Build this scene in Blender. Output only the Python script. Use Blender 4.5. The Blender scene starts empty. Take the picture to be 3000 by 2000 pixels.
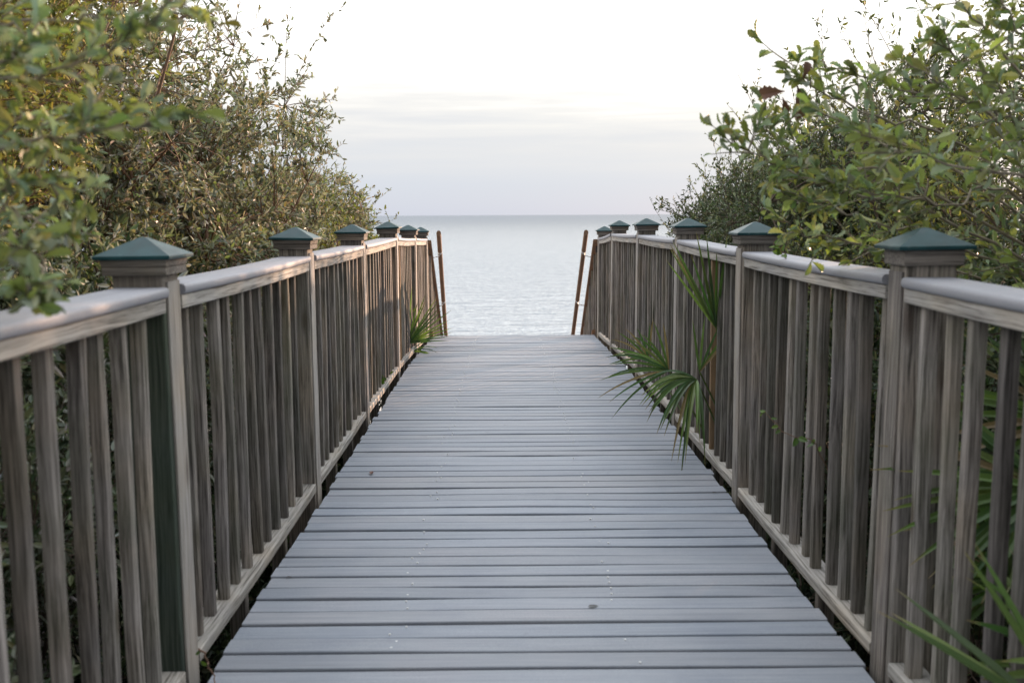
import bpy, math, random
import numpy as np
from mathutils import Matrix, Vector
R = math.radians
random.seed(7)
SC = bpy.context.scene
COL = SC.collection

# ------------------------------------------------------------------ camera
F = 2917.0                     # focal length in pixels of the 3000 px wide photo
CAM_Z, PITCH, YAW, ROLL = 1.25, 7.27, -0.33, -0.29
cd = bpy.data.cameras.new('camera'); cam = bpy.data.objects.new('camera', cd); COL.objects.link(cam)
cd.sensor_width = 36.0; cd.lens = 35.0; cd.clip_start = 0.05; cd.clip_end = 40000
cam.matrix_world = (Matrix.Translation((0, 0, CAM_Z)) @ Matrix.Rotation(R(YAW), 4, 'Z')
                    @ Matrix.Rotation(R(90 - PITCH), 4, 'X') @ Matrix.Rotation(R(ROLL), 4, 'Z'))
cd.dof.use_dof = True; cd.dof.focus_distance = 6.5; cd.dof.aperture_fstop = 4.0
SC.camera = cam
CM = np.array(cam.matrix_world)

def at(px, py, Y):
    """world point that the photo pixel px,py shows at distance Y down the boardwalk"""
    d = CM[:3, :3] @ np.array([(px - 1500) / F, (1000 - py) / F, -1.0])
    return np.array([0, 0, CAM_Z]) + d * (Y / d[1])

# ------------------------------------------------------------------ light
SUN_AZ, SUN_EL = 53.0, 7.8     # degrees ahead of +X (towards the sea), above the horizon
sd = (math.cos(R(SUN_AZ)) * math.cos(R(SUN_EL)), math.sin(R(SUN_AZ)) * math.cos(R(SUN_EL)), math.sin(R(SUN_EL)))
ld = bpy.data.lights.new('sun', 'SUN'); sun = bpy.data.objects.new('sun', ld); COL.objects.link(sun)
ld.energy = 5.0; ld.angle = R(0.6); ld.color = (1.0, 0.64, 0.42)
sun.rotation_euler = Vector(sd).to_track_quat('Z', 'Y').to_euler()
sun.location = (30, 20, 30)

def N(nt, typ, **kw):
    n = nt.nodes.new(typ)
    for k, v in kw.items():
        if k in n.inputs: n.inputs[k].default_value = v
        else: setattr(n, k, v)
    return n

W = bpy.data.worlds.new('World'); SC.world = W; W.use_nodes = True
nt = W.node_tree; nt.nodes.clear(); L = nt.links.new
sky = N(nt, 'ShaderNodeTexSky', sky_type='NISHITA', sun_disc=False)
sky.sun_elevation = R(SUN_EL); sky.sun_rotation = R(90 - SUN_AZ); sky.air_density = 1.0; sky.dust_density = 0.6; sky.ozone_density = 1.5
tc = N(nt, 'ShaderNodeTexCoord'); sep = N(nt, 'ShaderNodeSeparateXYZ'); L(tc.outputs['Generated'], sep.inputs[0])
mp = N(nt, 'ShaderNodeMapping'); mp.inputs['Scale'].default_value = (1.5, 1.5, 22.0); L(tc.outputs['Generated'], mp.inputs[0])
nz = N(nt, 'ShaderNodeTexNoise', Scale=1.7, Detail=6.0, Roughness=0.55, Distortion=0.3); L(mp.outputs[0], nz.inputs[0])
mp2 = N(nt, 'ShaderNodeMapping'); mp2.inputs['Scale'].default_value = (3.5, 3.5, 60.0); L(tc.outputs['Generated'], mp2.inputs[0])
nz2 = N(nt, 'ShaderNodeTexNoise', Scale=1.7, Detail=5.0, Roughness=0.6, Distortion=0.6); L(mp2.outputs[0], nz2.inputs[0])
# elevation wobbled by the cloud noise, then a ramp of the thin cloud veil over the sea
wb = N(nt, 'ShaderNodeMath', operation='MULTIPLY_ADD'); L(nz.outputs[0], wb.inputs[0]); wb.inputs[1].default_value = 0.11; wb.inputs[2].default_value = -0.055
wb2 = N(nt, 'ShaderNodeMath', operation='MULTIPLY_ADD'); L(nz2.outputs[0], wb2.inputs[0]); wb2.inputs[1].default_value = 0.05; wb2.inputs[2].default_value = -0.025
ws = N(nt, 'ShaderNodeMath', operation='ADD'); L(wb.outputs[0], ws.inputs[0]); L(wb2.outputs[0], ws.inputs[1])
gate = N(nt, 'ShaderNodeMapRange'); L(sep.outputs[2], gate.inputs[0]); gate.inputs[1].default_value = 0.015; gate.inputs[2].default_value = 0.10
wm = N(nt, 'ShaderNodeMath', operation='MULTIPLY'); L(ws.outputs[0], wm.inputs[0]); L(gate.outputs[0], wm.inputs[1])
el = N(nt, 'ShaderNodeMath', operation='ADD'); L(sep.outputs[2], el.inputs[0]); L(wm.outputs[0], el.inputs[1])
rp = N(nt, 'ShaderNodeValToRGB'); L(el.outputs[0], rp.inputs[0])
cr = rp.color_ramp
VEIL = [(0.0, (0.59, 0.645, 0.765)), (0.03, (0.63, 0.68, 0.78)), (0.065, (0.745, 0.752, 0.79)), (0.09, (0.89, 0.87, 0.855)), (0.12, (1.17, 1.12, 1.07)),
        (0.18, (1.75, 1.72, 1.66)), (0.3, (2.15, 2.12, 2.06)), (0.6, (2.1, 2.13, 2.18)), (1.0, (2.0, 2.12, 2.3))]
cr.elements[0].position = VEIL[0][0]; cr.elements[0].color = (*VEIL[0][1], 1)
cr.elements[1].position = 1.0; cr.elements[1].color = (*VEIL[-1][1], 1)
for p, c in VEIL[1:-1]:
    e = cr.elements.new(p); e.color = (*c, 1)
vs = N(nt, 'ShaderNodeVectorMath', operation='SCALE'); # the veil is thinner and dimmer on the landward side, away from the sun
side = N(nt, 'ShaderNodeMapRange'); L(sep.outputs[1], side.inputs[0]); side.inputs[1].default_value = -0.75; side.inputs[2].default_value = 0.15; side.inputs[3].default_value = 1.5; side.inputs[4].default_value = 5.95
L(rp.outputs[0], vs.inputs[0]); L(side.outputs[0], vs.inputs['Scale'])
ad = N(nt, 'ShaderNodeVectorMath', operation='ADD'); L(vs.outputs[0], ad.inputs[0])
sk = N(nt, 'ShaderNodeVectorMath', operation='SCALE'); L(sky.outputs[0], sk.inputs[0]); sk.inputs['Scale'].default_value = 0.08
L(sk.outputs[0], ad.inputs[1])
bg = N(nt, 'ShaderNodeBackground', Strength=0.1); L(ad.outputs[0], bg.inputs[0])
wo = N(nt, 'ShaderNodeOutputWorld'); L(bg.outputs[0], wo.inputs[0])

SC.view_settings.view_transform = 'Standard'; SC.view_settings.look = 'None'
SC.view_settings.exposure = 0.75; SC.view_settings.gamma = 1.0; SC.view_settings.use_curve_mapping = False
SC.cycles.max_bounces = 6; SC.cycles.diffuse_bounces = 3; SC.cycles.glossy_bounces = 3; SC.cycles.transmission_bounces = 4
SC.cycles.use_denoising = True
SC.cycles.sample_clamp_indirect = 4.0

# ------------------------------------------------------------------ mesh helpers
class MB:
    """collects vertices and polygons, then links them as ONE mesh object"""
    def __init__(s): s.v = []; s.n = 0; s.f = []; s.m = []; s.c = []
    def add(s, v, faces, mat=0, col=None):
        v = np.asarray(v, float).reshape(-1, 3); s.v.append(v)
        for fa in faces:                                  # each: an (n,k) array or one polygon list
            fa = np.asarray(fa, int)
            if fa.ndim == 1: fa = fa[None]
            s.f.append(fa + s.n); s.m.append(np.full(len(fa), mat))
        if col is not None:
            col = np.asarray(col, float); s.c.append(np.broadcast_to(col, (len(v), 3)))
        s.n += len(v)
    def bar(s, sec, path, u, w, mat=0, col=None):
        """a section (n,2) swept along a path with fixed axes u,w; closed ends"""
        sec = np.asarray(sec, float); path = np.asarray(path, float); u = np.asarray(u, float); w = np.asarray(w, float)
        n, k = len(sec), len(path)
        v = path[:, None, :] + sec[None, :, 0:1] * u + sec[None, :, 1:2] * w
        i = np.arange(n); j = (i + 1) % n
        q = [np.stack([a * n + i, a * n + j, (a + 1) * n + j, (a + 1) * n + i], 1) for a in range(k - 1)]
        s.add(v.reshape(-1, 3), q + [list(range(n))[::-1], list(range((k - 1) * n, k * n))], mat, col)
    def box(s, lo, hi, r=0.004, mat=0, col=None):
        lo = np.array(lo, float); hi = np.array(hi, float); c = (lo + hi) / 2
        s.bar(rr(hi[0] - lo[0], hi[1] - lo[1], r, 1), [(c[0], c[1], lo[2]), (c[0], c[1], hi[2])], (1, 0, 0), (0, 1, 0), mat, col)
    def tubes(s, P, rad, sides=4, mat=0):
        """P (n,k,3) polylines, rad (n,k)"""
        n, k, _ = P.shape
        t = np.gradient(P, axis=1); t /= np.linalg.norm(t, axis=2, keepdims=True) + 1e-9
        ref = np.where(np.abs(t[..., 2:3]) > 0.9, np.array([1.0, 0, 0]), np.array([0, 0, 1.0]))
        a = np.cross(t, ref); a /= np.linalg.norm(a, axis=2, keepdims=True) + 1e-9
        b = np.cross(t, a)
        th = np.arange(sides) * 2 * math.pi / sides
        v = P[:, :, None, :] + rad[:, :, None, None] * (a[:, :, None, :] * np.cos(th)[:, None] + b[:, :, None, :] * np.sin(th)[:, None])
        base = np.arange(n)[:, None, None] * (k * sides)
        row = np.arange(k - 1)[None, :, None] * sides
        i = np.arange(sides)[None, None, :]; j = (i + 1) % sides
        q = np.stack([base + row + i, base + row + j, base + row + sides + j, base + row + sides + i], -1).reshape(-1, 4)
        s.add(v.reshape(-1, 3), [q], mat)
    def build(s, name, mats, parent=None, smooth=False, loc=None, colname='tint'):
        me = bpy.data.meshes.new(name)
        V = np.concatenate(s.v); 
        if loc is not None: V = V - np.array(loc)
        ln = np.concatenate([np.full(len(f), f.shape[1]) for f in s.f]); li = np.concatenate([f.ravel() for f in s.f])
        me.vertices.add(len(V)); me.vertices.foreach_set('co', V.ravel())
        me.loops.add(len(li)); me.loops.foreach_set('vertex_index', li)
        me.polygons.add(len(ln)); me.polygons.foreach_set('loop_start', np.concatenate([[0], np.cumsum(ln)[:-1]]))
        try: me.polygons.foreach_set('loop_total', ln)
        except Exception: pass
        me.polygons.foreach_set('material_index', np.concatenate(s.m))
        me.polygons.foreach_set('use_smooth', np.full(len(ln), smooth))
        if s.c:
            a = me.attributes.new(colname, 'FLOAT_COLOR', 'POINT')
            c = np.concatenate(s.c); a.data.foreach_set('color', np.concatenate([c, np.ones((len(c), 1))], 1).ravel())
        for m in (mats if isinstance(mats, (list, tuple)) else [mats]): me.materials.append(m)
        me.update(calc_edges=True); me.validate()
        o = bpy.data.objects.new(name, me); COL.objects.link(o)
        if loc is not None: o.location = loc
        if parent is not None:
            o.parent = parent; o.location = Vector(loc if loc is not None else (0, 0, 0)) - parent.location
        return o

def rr(w, h, r, k=2):
    """rounded rectangle section, k segments per corner"""
    p = []
    for cx, cy, a0 in ((1, 1, 0), (-1, 1, 90), (-1, -1, 180), (1, -1, 270)):
        for i in range(k + 1):
            a = R(a0 + 90 * i / k)
            p.append((cx * (w / 2 - r) + r * math.cos(a), cy * (h / 2 - r) + r * math.sin(a)))
    return p

def tag(o, label=None, cat=None, group=None, kind=None):
    if label: o['label'] = label
    if cat: o['category'] = cat
    if group: o['group'] = group
    if kind: o['kind'] = kind
    return o
def empty(name, loc, label, cat, group=None):
    o = bpy.data.objects.new(name, None); COL.objects.link(o); o.location = loc; o.empty_display_size = 0.2
    return tag(o, label, cat, group)

# ------------------------------------------------------------------ materials
def newmat(name):
    m = bpy.data.materials.new(name); m.use_nodes = True
    nt = m.node_tree; nt.nodes.clear()
    out = N(nt, 'ShaderNodeOutputMaterial'); b = N(nt, 'ShaderNodeBsdfPrincipled'); nt.links.new(b.outputs[0], out.inputs[0])
    return m, nt, b, out
def ramp(nt, src, stops):
    r = N(nt, 'ShaderNodeValToRGB'); nt.links.new(src, r.inputs[0]); e = r.color_ramp.elements
    e[0].position, e[0].color = stops[0][0], (*stops[0][1], 1); e[1].position, e[1].color = stops[-1][0], (*stops[-1][1], 1)
    for p, c in stops[1:-1]:
        x = e.new(p); x.color = (*c, 1)
    return r.outputs[0]
def mix(nt, fac, a, b, blend='MIX'):
    m = N(nt, 'ShaderNodeMix', data_type='RGBA', blend_type=blend)
    for sock, val in ((m.inputs[0], fac), (m.inputs[6], a), (m.inputs[7], b)):
        if hasattr(val, 'is_output'): nt.links.new(val, sock)
        else: sock.default_value = val if isinstance(val, (int, float)) else (*val, 1)
    return m.outputs[2]

def wood(name, dark, mid, light, axis, algae=0.0, rough=0.8, tone=(0.75, 1.2), knots=0.5, bump=0.35, neck=None):
    """weathered timber: grain drawn out along one axis, checks, knots, a little algae; every piece its own offset and tone"""
    m, nt, b, out = newmat(name); L = nt.links.new
    tc = N(nt, 'ShaderNodeTexCoord'); oi = N(nt, 'ShaderNodeObjectInfo')
    off = N(nt, 'ShaderNodeMath', operation='MULTIPLY'); L(oi.outputs['Random'], off.inputs[0]); off.inputs[1].default_value = 37.0
    va = N(nt, 'ShaderNodeVectorMath', operation='ADD'); L(tc.outputs['Object'], va.inputs[0]); L(off.outputs[0], va.inputs[1])
    # slow warp so that the grain wanders
    wn = N(nt, 'ShaderNodeTexNoise', Scale=2.2, Detail=2.0); L(va.outputs[0], wn.inputs[0])
    wsb = N(nt, 'ShaderNodeVectorMath', operation='SCALE'); L(wn.outputs['Color'], wsb.inputs[0]); wsb.inputs['Scale'].default_value = 0.022
    vw = N(nt, 'ShaderNodeVectorMath', operation='ADD'); L(va.outputs[0], vw.inputs[0]); L(wsb.outputs[0], vw.inputs[1])
    sc = [1.0, 1.0, 1.0]; sc[axis] = 0.022
    mp = N(nt, 'ShaderNodeMapping'); mp.inputs['Scale'].default_value = sc; L(vw.outputs[0], mp.inputs[0])
    g1 = N(nt, 'ShaderNodeTexNoise', Scale=140.0, Detail=5.0, Roughness=0.7); L(mp.outputs[0], g1.inputs[0])
    g2 = N(nt, 'ShaderNodeTexNoise', Scale=26.0, Detail=4.0, Roughness=0.6); L(mp.outputs[0], g2.inputs[0])
    c = ramp(nt, g1.outputs[0], [(0.36, dark), (0.47, mid), (0.64, light)])
    c2 = ramp(nt, g2.outputs[0], [(0.3, (0.84, 0.83, 0.83)), (0.55, (1, 1, 1)), (0.75, (1.08, 1.06, 1.04))])
    c = mix(nt, 1.0, c, c2, 'MULTIPLY')
    # big patches: greyer and browner
    pn = N(nt, 'ShaderNodeTexNoise', Scale=3.0, Detail=4.0); L(va.outputs[0], pn.inputs[0])
    c = mix(nt, 0.8, c, ramp(nt, pn.outputs[0], [(0.3, (0.78, 0.8, 0.86)), (0.5, (1, 1, 1)), (0.7, (1.12, 1.02, 0.9))]), 'MULTIPLY')
    # knots
    ks = [9.0, 9.0, 9.0]; ks[axis] = 2.2
    km = N(nt, 'ShaderNodeMapping'); km.inputs['Scale'].default_value = ks; L(vw.outputs[0], km.inputs[0])
    kv = N(nt, 'ShaderNodeTexVoronoi', Scale=1.0, Randomness=1.0); L(km.outputs[0], kv.inputs[0])
    kf = N(nt, 'ShaderNodeMapRange'); L(kv.outputs['Distance'], kf.inputs[0]); kf.inputs[1].default_value = 0.17; kf.inputs[2].default_value = 0.07
    kk = N(nt, 'ShaderNodeMath', operation='MULTIPLY'); L(kf.outputs[0], kk.inputs[0]); kk.inputs[1].default_value = knots
    c = mix(nt, kk.outputs[0], c, (0.07, 0.05, 0.038))
    if algae:
        an = N(nt, 'ShaderNodeTexNoise', Scale=2.4, Detail=5.0, Roughness=0.6); L(va.outputs[0], an.inputs[0])
        af = N(nt, 'ShaderNodeMapRange'); L(an.outputs[0], af.inputs[0]); af.inputs[1].default_value = 0.42; af.inputs[2].default_value = 0.7; af.inputs[4].default_value = algae
        c = mix(nt, af.outputs[0], c, (0.055, 0.07, 0.03))
    if neck:
        sx = N(nt, 'ShaderNodeSeparateXYZ'); L(tc.outputs['Object'], sx.inputs[0])
        nf = N(nt, 'ShaderNodeMapRange'); L(sx.outputs[2], nf.inputs[0]); nf.inputs[1].default_value = 1.0; nf.inputs[2].default_value = 1.04
        c = mix(nt, nf.outputs[0], c, ramp(nt, g1.outputs[0], [(0.28, neck[0]), (0.72, neck[1])]))
    tr = N(nt, 'ShaderNodeMapRange'); L(oi.outputs['Random'], tr.inputs[0]); tr.inputs[3].default_value = tone[0]; tr.inputs[4].default_value = tone[1]
    ts = N(nt, 'ShaderNodeVectorMath', operation='SCALE'); L(c, ts.inputs[0]); L(tr.outputs[0], ts.inputs['Scale'])
    L(ts.outputs[0], b.inputs['Base Color']); b.inputs['Roughness'].default_value = rough; b.inputs['Specular IOR Level'].default_value = 0.25
    bp = N(nt, 'ShaderNodeBump', Strength=bump, Distance=0.004); L(g1.outputs[0], bp.inputs['Height']); L(bp.outputs[0], b.inputs['Normal'])
    return m

M_RAIL = wood('weathered_rail_timber', (0.12, 0.108, 0.096), (0.34, 0.32, 0.292), (0.50, 0.475, 0.44), 1, 0.12, tone=(0.9, 1.15), bump=0.5)
M_BALU = wood('weathered_baluster_timber', (0.060, 0.053, 0.048), (0.172, 0.154, 0.140), (0.34, 0.31, 0.285), 2, 0.45, tone=(0.55, 1.4), knots=0.85)
M_POST = wood('weathered_post_timber', (0.065, 0.057, 0.051), (0.205, 0.184, 0.166), (0.37, 0.333, 0.30), 2, 0.35, tone=(0.85, 1.15), knots=0.7)
M_GREENPOST = wood('green_stained_post_timber', (0.022, 0.032, 0.026), (0.042, 0.058, 0.048), (0.075, 0.092, 0.078), 2, 0.3, tone=(1, 1), neck=((0.12, 0.105, 0.09), (0.27, 0.24, 0.21)))
M_STRIP = wood('pale_trim_timber', (0.20, 0.178, 0.16), (0.38, 0.352, 0.32), (0.50, 0.468, 0.43), 2, 0.08, tone=(0.85, 1.1), knots=0.7)
M_NEWBAL = wood('newer_yellow_timber', (0.16, 0.105, 0.06), (0.25, 0.165, 0.095), (0.33, 0.225, 0.135), 2, 0.0, tone=(0.95, 1.1))
M_POLE = wood('brown_handrail_timber', (0.16, 0.09, 0.055), (0.27, 0.165, 0.105), (0.36, 0.235, 0.155), 1, 0.0, tone=(0.85, 1.05), bump=0.2)
M_COLLAR = wood('collar_timber', (0.085, 0.075, 0.066), (0.17, 0.152, 0.136), (0.28, 0.25, 0.225), 0, 0.2, tone=(0.85, 1.15), knots=0.0)
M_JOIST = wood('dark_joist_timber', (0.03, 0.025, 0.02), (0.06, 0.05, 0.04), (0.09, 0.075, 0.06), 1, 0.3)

def composite(name, base, axis, tintattr=False, rough=0.55):
    m, nt, b, out = newmat(name); L = nt.links.new
    tc = N(nt, 'ShaderNodeTexCoord')
    sc = [1.0, 1.0, 1.0]; sc[axis] = 0.04
    mp = N(nt, 'ShaderNodeMapping'); mp.inputs['Scale'].default_value = sc; L(tc.outputs['Object'], mp.inputs[0])
    g = N(nt, 'ShaderNodeTexNoise', Scale=60.0, Detail=5.0, Roughness=0.6); L(mp.outputs[0], g.inputs[0])
    s = N(nt, 'ShaderNodeTexNoise', Scale=420.0, Detail=2.0); L(tc.outputs['Object'], s.inputs[0])
    p = N(nt, 'ShaderNodeTexNoise', Scale=2.6, Detail=5.0, Roughness=0.62); L(tc.outputs['Object'], p.inputs[0])
    c = mix(nt, 1.0, base, ramp(nt, g.outputs[0], [(0.3, (0.86, 0.86, 0.86)), (0.5, (1, 1, 1)), (0.7, (1.13, 1.12, 1.1))]), 'MULTIPLY')
    c = mix(nt, 1.0, c, ramp(nt, s.outputs[0], [(0.3, (0.84, 0.84, 0.85)), (0.5, (1, 1, 1)), (0.72, (1.16, 1.16, 1.15))]), 'MULTIPLY')
    c = mix(nt, 1.0, c, ramp(nt, p.outputs[0], [(0.3, (0.84, 0.86, 0.9)), (0.5, (1, 1, 1)), (0.7, (1.1, 1.06, 1.05))]), 'MULTIPLY')
    if tintattr:
        at_ = N(nt, 'ShaderNodeAttribute', attribute_name='tint'); c = mix(nt, 1.0, c, at_.outputs['Color'], 'MULTIPLY')
        # bird lime and small pale specks, scuffs
        v = N(nt, 'ShaderNodeTexVoronoi', Scale=7.0); L(tc.outputs['Object'], v.inputs[0])
        vf = N(nt, 'ShaderNodeMapRange'); L(v.outputs['Distance'], vf.inputs[0]); vf.inputs[1].default_value = 0.035; vf.inputs[2].default_value = 0.02
        vr = N(nt, 'ShaderNodeMath', operation='GREATER_THAN'); vr.inputs[1].default_value = 0.86; L(v.outputs['Color'], vr.inputs[0])
        vm = N(nt, 'ShaderNodeMath', operation='MULTIPLY'); L(vf.outputs[0], vm.inputs[0]); L(vr.outputs[0], vm.inputs[1])
        vm2 = N(nt, 'ShaderNodeMath', operation='MULTIPLY'); L(vm.outputs[0], vm2.inputs[0]); vm2.inputs[1].default_value = 0.55
        c = mix(nt, vm2.outputs[0], c, (0.62, 0.62, 0.6))
        d = N(nt, 'ShaderNodeTexNoise', Scale=5.5, Detail=4.0, Distortion=1.2); L(tc.outputs['Object'], d.inputs[0])
        df = N(nt, 'ShaderNodeMapRange'); L(d.outputs[0], df.inputs[0]); df.inputs[1].default_value = 0.70; df.inputs[2].default_value = 0.80; df.inputs[4].default_value = 0.45
        c = mix(nt, df.outputs[0], c, (0.10, 0.10, 0.11))
    L(c, b.inputs['Base Color']); b.inputs['Specular IOR Level'].default_value = 0.4
    rg = N(nt, 'ShaderNodeMapRange'); L(p.outputs[0], rg.inputs[0]); rg.inputs[3].default_value = rough - 0.1; rg.inputs[4].default_value = rough + 0.12; L(rg.outputs[0], b.inputs['Roughness'])
    bp = N(nt, 'ShaderNodeBump', Strength=0.25, Distance=0.002); L(s.outputs[0], bp.inputs['Height']); L(bp.outputs[0], b.inputs['Normal'])
    return m
M_DECK = composite('grey_deck_board', (0.262, 0.286, 0.326), 0, True, 0.56)
M_CAPB = composite('grey_rail_cap', (0.288, 0.292, 0.32), 1, False, 0.55)

def simple(name, col, rough=0.5, metal=0.0, var=0.2, scale=30.0, bump=0.1, dirt=None):
    m, nt, b, out = newmat(name); L = nt.links.new
    tc = N(nt, 'ShaderNodeTexCoord'); n = N(nt, 'ShaderNodeTexNoise', Scale=scale, Detail=5.0); L(tc.outputs['Object'], n.inputs[0])
    c = ramp(nt, n.outputs[0], [(0.3, tuple(x * (1 - var) for x in col)), (0.7, tuple(x * (1 + var) for x in col))])
    if dirt:
        oi = N(nt, 'ShaderNodeObjectInfo'); of = N(nt, 'ShaderNodeMath', operation='MULTIPLY'); L(oi.outputs['Random'], of.inputs[0]); of.inputs[1].default_value = 23.0
        va = N(nt, 'ShaderNodeVectorMath', operation='ADD'); L(tc.outputs['Object'], va.inputs[0]); L(of.outputs[0], va.inputs[1])
        d = N(nt, 'ShaderNodeTexNoise', Scale=14.0, Detail=6.0, Roughness=0.7, Distortion=0.6); L(va.outputs[0], d.inputs[0])
        df = N(nt, 'ShaderNodeMapRange'); L(d.outputs[0], df.inputs[0]); df.inputs[1].default_value = 0.5; df.inputs[2].default_value = 0.75; df.inputs[4].default_value = 0.6
        c = mix(nt, df.outputs[0], c, dirt)
        v = N(nt, 'ShaderNodeTexVoronoi', Scale=26.0); L(va.outputs[0], v.inputs[0])
        vf = N(nt, 'ShaderNodeMapRange'); L(v.outputs['Distance'], vf.inputs[0]); vf.inputs[1].default_value = 0.16; vf.inputs[2].default_value = 0.08; vf.inputs[4].default_value = 0.10
        c = mix(nt, vf.outputs[0], c, (0.35, 0.37, 0.35))
        rg = N(nt, 'ShaderNodeMapRange'); L(d.outputs[0], rg.inputs[0]); rg.inputs[3].default_value = rough - 0.12; rg.inputs[4].default_value = rough + 0.25; L(rg.outputs[0], b.inputs['Roughness'])
    L(c, b.inputs['Base Color']); b.inputs['Metallic'].default_value = metal
    if not dirt: b.inputs['Roughness'].default_value = rough
    bp = N(nt, 'ShaderNodeBump', Strength=bump, Distance=0.003); L(n.outputs[0], bp.inputs['Height']); L(bp.outputs[0], b.inputs['Normal'])
    return m
M_CAP = simple('teal_painted_metal', (0.007, 0.044, 0.050), 0.36, 0.0, 0.25, 22, 0.1, (0.03, 0.072, 0.072))
M_CAP.node_tree.nodes['Principled BSDF'].inputs['Specular IOR Level'].default_value = 0.22
M_STEEL = simple('galvanised_steel', (0.6, 0.6, 0.6), 0.3, 1.0)
M_SCREW = simple('zinc_screw_head', (0.75, 0.75, 0.74), 0.5, 0.0)
M_DARKTOP = simple('tarred_post_top', (0.02, 0.02, 0.022), 0.7)
M_BARK = simple('grey_brown_bark', (0.115, 0.085, 0.062), 0.85, 0, 0.4, 40, 0.4)
M_BARKPALE = simple('pale_twig_bark', (0.22, 0.185, 0.135), 0.8, 0, 0.3, 40, 0.3)
M_BARKRED = simple('reddish_twig_bark', (0.15, 0.09, 0.058), 0.85, 0, 0.35, 40, 0.3)

def leafmat(name, trans=0.3, rough=0.42, under=(1.5, 1.45, 1.6), spec=0.45):
    m, nt, b, out = newmat(name); L = nt.links.new
    a = N(nt, 'ShaderNodeAttribute', attribute_name='tint')
    ge = N(nt, 'ShaderNodeNewGeometry')
    c = mix(nt, ge.outputs['Backfacing'], a.outputs['Color'], mix(nt, 1.0, a.outputs['Color'], under, 'MULTIPLY'))
    L(c, b.inputs['Base Color']); b.inputs['Roughness'].default_value = rough; b.inputs['Specular IOR Level'].default_value = spec
    t = N(nt, 'ShaderNodeBsdfTranslucent'); tcx = mix(nt, 1.0, a.outputs['Color'], (1.55, 1.65, 0.85), 'MULTIPLY'); L(tcx, t.inputs[0])
    ms = N(nt, 'ShaderNodeMixShader'); ms.inputs[0].default_value = trans
    L(b.outputs[0], ms.inputs[1]); L(t.outputs[0], ms.inputs[2]); L(ms.outputs[0], out.inputs[0])
    return m
M_LEAF = leafmat('shrub_leaf', 0.2, 0.5, (1.7, 1.65, 1.75), 0.3)
M_OAK = leafmat('oak_leaf', 0.3, 0.42, (1.35, 1.35, 1.5), 0.4)
M_DEAD = leafmat('withered_leaf', 0.06, 0.7, (1.1, 1.1, 1.1), 0.2)
M_PALM = leafmat('palmetto_blade', 0.3, 0.4, (1.1, 1.1, 1.2), 0.5)

# ------------------------------------------------------------------ setting: ground, sea
def terrain_z(x, y):
    x = np.asarray(x, float); y = np.asarray(y, float)
    z = np.interp(y, [-4000, -200, 9.0, 12.0, 22, 30, 62, 120, 4000], [0.5, -0.3, -0.75, -1.55, -7.6, -8.3, -8.9, -11.5, -60])
    n = 0.10 * np.sin(x * 1.3 + 0.7 * y) + 0.08 * np.sin(2.1 * y - 0.6 * x) + 0.25 * np.sin(x * 0.13) * np.cos(y * 0.11)
    return z + n * np.clip((55 - y) / 20, 0, 1) * np.clip(np.abs(x) / 2.0, 0.25, 1)
def build_ground():
    ys = np.concatenate([[-3000, -800, -250, -100, -50, -25], np.arange(-14, 30, 0.5), [32, 36, 42, 50, 56, 62, 70, 90, 120, 300, 3000]])
    xp = np.concatenate([np.arange(0, 14, 0.5), [16, 20, 26, 36, 60, 120, 300, 900, 3000]]); xs = np.concatenate([-xp[:0:-1], xp])
    X, Y = np.meshgrid(xs, ys); Z = terrain_z(X, Y)
    w = len(xs); a = np.arange(len(ys) - 1)[:, None] * w + np.arange(w - 1)[None]
    b = MB(); b.add(np.stack([X, Y, Z], -1).reshape(-1, 3), [np.stack([a, a + 1, a + w + 1, a + w], -1).reshape(-1, 4)])
    m, nt, bs, out = newmat('dune_ground'); L = nt.links.new
    tc = N(nt, 'ShaderNodeTexCoord'); sp = N(nt, 'ShaderNodeSeparateXYZ'); L(tc.outputs['Object'], sp.inputs[0])
    n1 = N(nt, 'ShaderNodeTexNoise', Scale=22.0, Detail=6.0, Roughness=0.7); L(tc.outputs['Object'], n1.inputs[0])
    n2 = N(nt, 'ShaderNodeTexNoise', Scale=1.1, Detail=4.0); L(tc.outputs['Object'], n2.inputs[0])
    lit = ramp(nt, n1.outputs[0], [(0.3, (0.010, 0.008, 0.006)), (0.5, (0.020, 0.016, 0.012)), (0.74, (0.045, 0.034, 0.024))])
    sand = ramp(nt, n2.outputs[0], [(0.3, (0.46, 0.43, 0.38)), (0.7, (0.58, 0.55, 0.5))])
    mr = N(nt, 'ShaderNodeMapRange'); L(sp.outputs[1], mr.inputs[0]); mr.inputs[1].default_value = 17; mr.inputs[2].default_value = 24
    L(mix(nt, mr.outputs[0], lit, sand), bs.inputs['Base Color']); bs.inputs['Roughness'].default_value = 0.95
    bp = N(nt, 'ShaderNodeBump', Strength=0.6, Distance=0.03); L(n1.outputs[0], bp.inputs['Height']); L(bp.outputs[0], bs.inputs['Normal'])
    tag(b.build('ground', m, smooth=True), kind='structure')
build_ground()

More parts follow.
